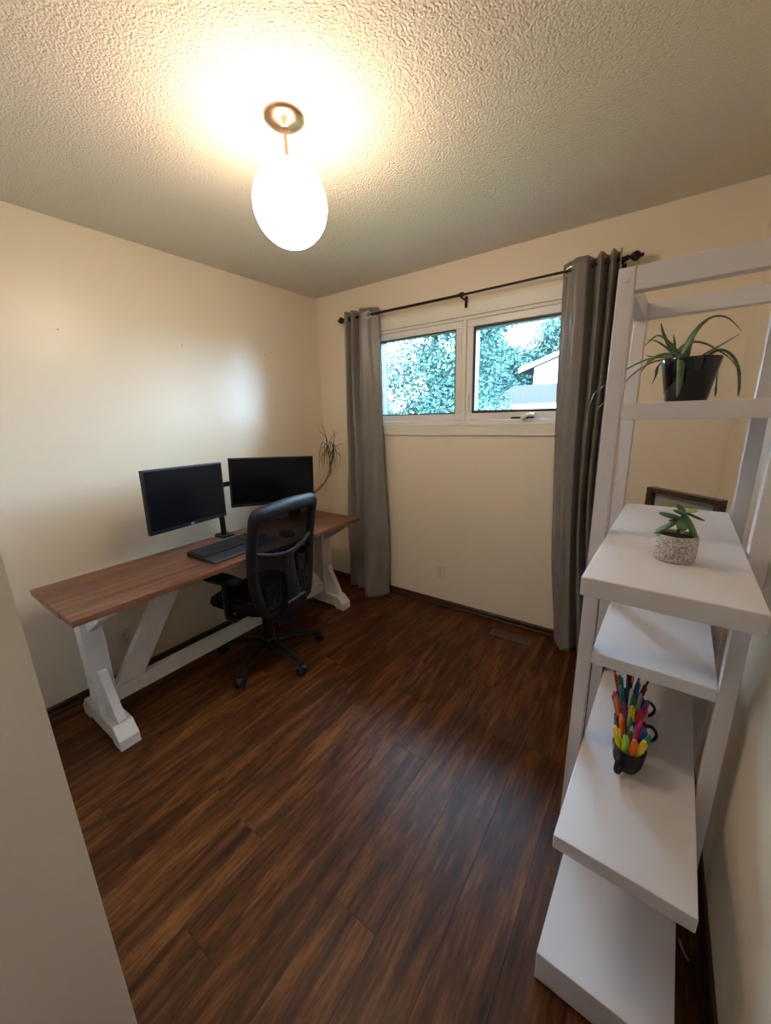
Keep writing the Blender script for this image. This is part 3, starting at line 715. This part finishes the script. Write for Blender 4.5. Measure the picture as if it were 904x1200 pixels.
# jade succulent in a patterned grey pot
sp = S(.064, 1.077, 1.146)
su = tag(empty('potted_succulent', sp), 'small jade succulent in a patterned pale grey pot on the middle shelf', 'plant')
mpot = mat('patterned_stoneware', (.50, .48, .45), .7, .3)
N = mpot.node_tree.nodes; L = mpot.node_tree.links
tcx = N.new('ShaderNodeTexCoord'); vo = N.new('ShaderNodeTexNoise'); vo.inputs['Scale'].default_value = 130; vo.inputs['Detail'].default_value = 2; vo.inputs['Distortion'].default_value = 2.5
L.new(tcx.outputs['Object'], vo.inputs['Vector'])
rp = N.new('ShaderNodeValToRGB'); rp.color_ramp.elements[0].position = .43; rp.color_ramp.elements[1].position = .55
rp.color_ramp.elements[0].color = (.26, .24, .225, 1); rp.color_ramp.elements[1].color = (.60, .58, .55, 1)
L.new(vo.outputs['Fac'], rp.inputs[0]); L.new(rp.outputs[0], N['Principled BSDF'].inputs['Base Color'])
bpn = N.new('ShaderNodeBump'); bpn.inputs['Distance'].default_value = .002; L.new(vo.outputs['Fac'], bpn.inputs['Height']); L.new(bpn.outputs[0], N['Principled BSDF'].inputs['Normal'])
MB().lathe([(0, 0), (.036, 0), (.0395, .003), (.041, .030), (.040, .060), (.0385, .063), (.0365, .061), (.0355, .050), (0, .050)], 40, cap=False).build('pot', mpot, su, smooth=True)
MB().lathe([(0, .050), (.036, .050), (.036, .054), (0, .056)], 28, cap=False).build('soil', M['soil'], su)
MB().tube([(0, 0, .05), (.001, 0, .075), (.002, 0, .100), (.004, .001, .118)], [.0032, .003, .0026, .002], 8).build('stem', M['stem'], su, smooth=True)
def jade(c, rx, ry, rz, ry_, rz_, m='succ'):
    Mx = Matrix.Rotation(R(rz_), 3, 'Z') @ Matrix.Rotation(R(ry_), 3, 'Y')
    MB().ell(Vector(c)*1.0+Vector((0, 0, .004)), rx*1.22, ry*1.22, rz*1.1, Mx, 14, 8).build('leaf', M[m], su, smooth=True)
jade((-.019, -.004, .100), .020, .0135, .005, 12, 8)
jade((-.024, -.010, .074), .024, .011, .0045, -38, 10)
jade((.022, -.008, .078), .028, .014, .005, 62, -12)
jade((-.006, .014, .085), .018, .012, .005, 20, 100)
jade((.005, -.016, .088), .015, .011, .0045, 55, -85)
jade((.016, .010, .112), .013, .009, .003, -8, 30, 'succ_new')
jade((.000, .006, .116), .012, .008, .003, -40, 140)
jade((.026, .012, .100), .018, .006, .003, 22, 10)
jade((-.002, -.006, .110), .013, .009, .004, -20, 200)

# picture frame on the far end of the short middle shelf
fa, fbp = S(-.014, 1.985, .760), S(.211, 1.785, .760)
ex = (fbp-fa).normalized(); ey = Vector((0, 0, 1)).cross(ex)
Mx = Matrix((ex, ey, Vector((0, 0, 1)))).transposed().to_4x4(); Mx.translation = fa
pf = empty('picture_frame'); pf.matrix_world = Mx
tag(pf, 'dark walnut box frame standing behind the shelf end', 'picture frame')
fw, fh, fd, ft = (fbp-fa).length, .402, .038, .020
ring(MB(), 0, fw, .001, fh, ft, 0, fd).build('moulding', M['frame_wood'], pf, bevel=.002)
mpic = mat('botanical_print', (.62, .52, .34), .7, .3, color2=(.42, .34, .20), vscale=9)
MB().box(ft, fw-ft, fd-.008, fd-.003, ft, fh-ft).build('mat_board', mat('pale_mat_board', (.50, .50, .46), .8, .2, var=.05), pf)
MB().box(ft+.03, fw-ft-.03, fd-.010, fd-.008, ft+.035, fh-ft-.022).build('print', mpic, pf)
MB().box(ft+.001, fw-ft-.001, .007, .009, ft+.001, fh-ft-.001).build('pane', M['glass'], pf)

# mugs of pens on the lower shelf
def mug(loc, hang, label):
    o = tag(empty('mug', loc), label, 'mug', 'dark navy mugs of pens')
    MB().lathe([(0, 0), (.026, 0), (.030, .004), (.040, .030), (.044, .060), (.0445, .080), (.043, .082), (.0415, .080), (.041, .060), (.037, .030), (.028, .008), (0, .006)], 12, cap=False).build('body', M['mug'], o, smooth=False, bevel=.001)
    a = R(hang); d = Vector((math.cos(a), math.sin(a), 0))
    pts = [d*.041+Vector((0, 0, .069)), d*.060+Vector((0, 0, .072)), d*.073+Vector((0, 0, .058)), d*.076+Vector((0, 0, .042)), d*.068+Vector((0, 0, .025)), d*.053+Vector((0, 0, .017)), d*.037+Vector((0, 0, .022))]
    MB().tube(bez(pts, 20), .0055, 10, flat=(1.2, .9)).build('handle', M['mug'], o, smooth=True)
    return Vector(loc)
PC = dict(yellow=(.85, .62, .02), lime=(.30, .62, .03), orange=(.90, .18, .02), green=(.02, .28, .10), teal=(.02, .28, .27), blue=(.03, .12, .42), navy=(.015, .025, .10), red=(.55, .03, .03), pink=(.70, .05, .22),
          purple=(.20, .05, .30), brown=(.16, .06, .03), black=(.012, .012, .014), silver=(.42, .42, .44), white=(.70, .70, .70), maroon=(.22, .025, .04))
PM = {k_: mat(k_+'_pen_plastic', v_, .35, .5, var=.06, vscale=80) for k_, v_ in PC.items()}
def pen(base, ang, rad, lean, color, kind, ln, where):
    r_ = {'highlighter': .0075, 'marker': .0062, 'pen': .0045, 'pencil': .0036, 'paintbrush': .0030}[kind]
    a = R(ang)
    out = Vector((math.cos(a), math.sin(a), 0))
    foot = base + out*min(rad*.45, .014) + Vector((0, 0, .009))
    top_dir = (out*math.sin(R(lean)) + Vector((0, 0, math.cos(R(lean))))).normalized()
    rot = Vector((0, 0, 1)).rotation_difference(top_dir)
    o = empty(kind, foot); o.rotation_mode = 'QUATERNION'; o.rotation_quaternion = rot
    tag(o, '%s %s standing in the %s' % (color, kind, where), kind, 'pens and markers in the mugs')
    mt = PM[color]
    if kind in ('highlighter', 'marker'):
        MB().lathe([(0, 0), (r_*.9, 0), (r_, .004), (r_, ln*.58), (0, ln*.58)], 12, cap=False).build('barrel', PM['black'] if kind == 'marker' else mt, o, smooth=True)
        cp = MB().lathe([(0, ln*.55), (r_*1.1, ln*.55), (r_*1.1, ln*.60), (r_*1.02, ln*.86), (r_*.72, ln*.985), (r_*.4, ln), (0, ln)], 12, cap=False).build('cap', mt, o, smooth=True)
        MB().box(r_*.9, r_*1.45, -.0022, .0022, ln*.62, ln*.93).build('clip', mt, cp)
    elif kind == 'pen':
        MB().lathe([(0, 0), (r_*.4, .0), (r_, .014), (r_, ln*.62), (0, ln*.62)], 10, cap=False).build('barrel', PM['silver'] if color != 'silver' else PM['black'], o, smooth=True)
        cp = MB().lathe([(0, ln*.60), (r_*1.12, ln*.60), (r_*1.12, ln*.95), (r_*.6, ln), (0, ln)], 10, cap=False).build('cap', mt, o, smooth=True)
        MB().box(r_, r_*1.7, -.0014, .0014, ln*.66, ln*.95).build('clip', PM['silver'], cp)
    elif kind == 'pencil':
        MB().lathe([(0, 0), (r_, 0), (r_, ln*.9), (0, ln*.9)], 6, cap=False).build('barrel', mt, o)
        MB().lathe([(0, ln*.895), (r_*.98, ln*.895), (r_*.3, ln*.99), (0, ln)], 8, cap=False).build('tip', M['stem'], o)
    else:
        MB().lathe([(0, 0), (r_*.6, .0), (r_, ln*.45), (r_*.8, ln*.78), (0, ln*.78)], 8, cap=False).build('handle', mt, o, smooth=True)
        MB().lathe([(0, ln*.775), (r_*1.2, ln*.775), (r_*1.4, ln*.87), (r_*.9, ln*.95), (0, ln)], 8, cap=False).build('bristles', M['stem'], o, smooth=True)
SHZ = .4282
b1 = mug(S(.040, 1.180, SHZ), 250, 'front dark navy mug of highlighters with its handle facing forward')
b2 = mug(S(.034, 1.300, SHZ), 8, 'middle dark navy mug of pens with its handle towards the wall')
b3 = mug(S(.028, 1.420, SHZ), 12, 'rear dark navy mug of pens and brushes partly under the short shelf')
f_, m_, r3 = 'front navy mug', 'middle navy mug', 'rear navy mug'
for a in [(205, .03, 14, 'yellow', 'highlighter', .140, f_ + ' at its far left rim'), (245, .03, 10, 'lime', 'highlighter', .128, f_), (285, .03, 10, 'orange', 'highlighter', .128, f_), (325, .03, 12, 'yellow', 'highlighter', .128, f_ + ' at its right rim'),
          (0, .03, 13, 'teal', 'marker', .135, f_), (30, .03, 10, 'blue', 'marker', .138, f_), (60, .03, 11, 'pink', 'marker', .142, f_), (100, .03, 9, 'green', 'pen', .145, f_), (140, .03, 11, 'orange', 'marker', .150, f_), (172, .03, 13, 'brown', 'pencil', .150, f_), (0, 0, 0, 'silver', 'pen', .140, f_), (80, .01, 3, 'navy', 'pen', .148, f_), (265, .012, 4, 'brown', 'pen', .134, f_)]:
    pen(b1, *a)
for a in [(200, .03, 13, 'orange', 'marker', .150, m_), (175, .03, 15, 'pink', 'marker', .155, m_), (235, .03, 9, 'purple', 'marker', .150, m_), (270, .03, 9, 'yellow', 'highlighter', .150, m_), (310, .03, 10, 'red', 'marker', .142, m_), (340, .03, 12, 'pink', 'pen', .140, m_),
          (20, .03, 11, 'purple', 'pen', .155, m_), (60, .03, 10, 'silver', 'pen', .155, m_), (100, .03, 10, 'white', 'pen', .158, m_), (140, .03, 12, 'teal', 'marker', .165, m_), (0, 0, 0, 'green', 'marker', .160, m_), (190, .03, 17, 'silver', 'pencil', .155, m_)]:
    pen(b2, *a)
for a in [(185, .03, 15, 'red', 'marker', .150, r3), (215, .03, 12, 'green', 'marker', .165, r3), (255, .03, 9, 'navy', 'marker', .160, r3), (295, .03, 8, 'blue', 'marker', .165, r3), (330, .03, 11, 'maroon', 'marker', .150, r3), (10, .03, 12, 'maroon', 'pencil', .168, r3), (60, .03, 10, 'brown', 'pencil', .172, r3), (110, .03, 10, 'black', 'marker', .165, r3), (165, .03, 17, 'brown', 'paintbrush', .185, r3), (0, 0, 0, 'orange', 'pencil', .170, r3)]:
    pen(b3, *a)

# scrap of pale cord on the floor behind the shelf
sc_ = MB().tube(bez([(2.672, -1.435, .004), (2.676, -1.452, .005), (2.684, -1.468, .004), (2.692, -1.476, .004)], 10), .0035, 8)
tag(sc_.build('cord_scrap', M['badge'], None, smooth=True), 'short pale cord scrap on the floor between shelf and wall', 'cord')

# ------------------------------------------------------------------ outdoors
GZ = -.7
struct(box('ground', M['grass'], None, -60, 60, T, 90, GZ-.2, GZ), 'lawn outside the window')
def house():
    o = tag(empty('neighbour_house', (CAM.x-3.5, CAM.y+17, GZ)), 'white gabled neighbouring house seen through the right pane', 'house')
    # gable faces the window; eave on the left
    x0, x1, zE, zR = -.95, 8.0, 3.97, 5.5
    MB().prism([(x0, 0), (x1, 0), (x1, zE), ((x0+x1)/2, zR-.1), (x0, zE)], 'y', 0, 9).build('wall', M['house'], o)
    for s, (xa, xb) in ((1, (x0-.5, (x0+x1)/2)), (-1, (x1+.5, (x0+x1)/2))):
        za = zE-.22
        MB().prism([(xa, za), (xb, zR), (xb, zR+.16), (xa, za+.16)], 'y', -.4, 9.4).build('roof', M['roof'], o)
        MB().prism([(xa, za-.02), (xb, zR-.02), (xb, zR+.15), (xa, za+.15)], 'y', -.46, -.401).build('fascia', M['house'], o)
house()
def garage():
    o = tag(empty('garage', (CAM.x-4.6, CAM.y+11, GZ)), 'low garage roof with white eave seen at the bottom of the right pane', 'garage')
    zE = 1.49+.155-GZ
    MB().box(.3, 9, .3, 5, 0, zE-.1).build('wall', M['house'], o)
    MB().prism([(0, zE), (0, zE+.05), (3.2, zE+.75), (3.2, zE+.70)], 'x', .25, 9.3).build('roof', M['roof'], o)
    MB().prism([(5.9, zE), (5.9, zE+.05), (3.2, zE+.75), (3.2, zE+.70)], 'x', .25, 9.3).build('roof', M['roof'], o)
    MB().box(.25, 9.3, -.06, -.001, zE-.09, zE+.055).build('fascia', M['house'], o)
garage()
def tree(x_, d, hgt, blobs, n, leafm, label, lsize=.16, seed=1):
    rnd = random.Random(seed)
    base = Vector((CAM.x+x_, CAM.y+d, GZ))
    o = tag(empty('tree', base), label, 'tree', 'trees outside the window')
    tr = MB().tube(bez([(0, 0, -.1), (.1, .05, hgt*.3), (-.05, .1, hgt*.6), (.05, 0, hgt*.9)], 10), [.22*(1-i/10*.8) for i in range(11)], 10).build('trunk', M['bark'], o, smooth=True)
    for (bx, by, bz, br) in blobs:
        st = Vector((0, .05, min(hgt*.7, max(.8, bz*.6))))
        MB().tube(bez([st, (st+Vector((bx, by, bz)))*.5+Vector((0, 0, -.15)), Vector((bx, by, bz))], 6), [.07, .06, .055, .045, .035, .025, .015], 6).build('branch', M['bark'], tr, smooth=True)
    v = []; f = []
    tot = sum(b_[3]**2 for b_ in blobs)
    for (bx, by, bz, br) in blobs:
        for _ in range(int(n*br*br/tot)):
            while True:
                q = Vector((rnd.uniform(-1, 1), rnd.uniform(-1, 1), rnd.uniform(-1, 1)))
                if .25 < q.length < 1: break
            c = Vector((bx, by, bz)) + Vector((q.x*br, q.y*br, q.z*br*.85))
            s = lsize*rnd.uniform(.6, 1.3)
            a_ = Vector((rnd.gauss(0, 1), rnd.gauss(0, 1), rnd.gauss(0, .6))).normalized()
            b_ = a_.cross(Vector((rnd.gauss(0, 1), rnd.gauss(0, 1), rnd.gauss(0, 1)))).normalized()
            k_ = len(v)
            nrm = a_.cross(b_)
            v += [c-a_*s*.5, c+b_*s*.28+nrm*s*.06, c+a_*s*.5, c-b_*s*.28+nrm*s*.06]
            f += [(k_, k_+1, k_+2), (k_, k_+2, k_+3)]
    mb = MB(); mb.v = [tuple(q) for q in v]; mb.f = f
    fo = mb.build('foliage', leafm, o); fo['kind'] = 'stuff'
    return o
tree(-4.85, 9.0, 4.6, [(-.45, 0, 3.1, 1.1), (.7, .3, 3.6, 1.2), (.2, -.3, 4.9, 1.1), (-.3, .2, 1.9, .9), (1.0, -.2, 2.2, 1.1), (.2, 0, 1.3, .9), (1.3, .2, 4.6, .9), (.3, 0, 6.0, 1.0)], 34000, M['leaf_a'], 'dense bright leafy tree filling the left window pane', .10, 1)
tree(-6.9, 17.8, 5.6, [(-.7, 0, 3.0, 1.25), (.25, .2, 3.3, 1.1), (-.2, 0, 4.9, 1.2), (-.9, 0, 1.6, 1.1), (.2, 0, 1.7, 1.1), (.1, 0, 6.2, .9)], 20000, M['leaf_b'], 'darker leafy tree at the left of the right window pane', .17, 2)
tree(-9.4, 31.0, 8.0, [(-2.0, 0, 5.2, 2.2), (.8, .3, 5.6, 2.0), (2.9, 0, 5.0, 1.7), (0, 0, 3.4, 1.9), (2.4, 0, 7.4, 1.4)], 14000, M['leaf_a'], 'distant tree rising behind the white house roof line', .30, 3)
tree(-12.5, 15.0, 4.5, [(-.9, 0, 2.2, 1.2), (.6, .2, 2.3, 1.3), (1.8, .1, 1.8, 1.0), (0, 0, 1.2, 1.0)], 9000, M['leaf_a'], 'low bushy tree at the lower left of the left pane', .20, 4)
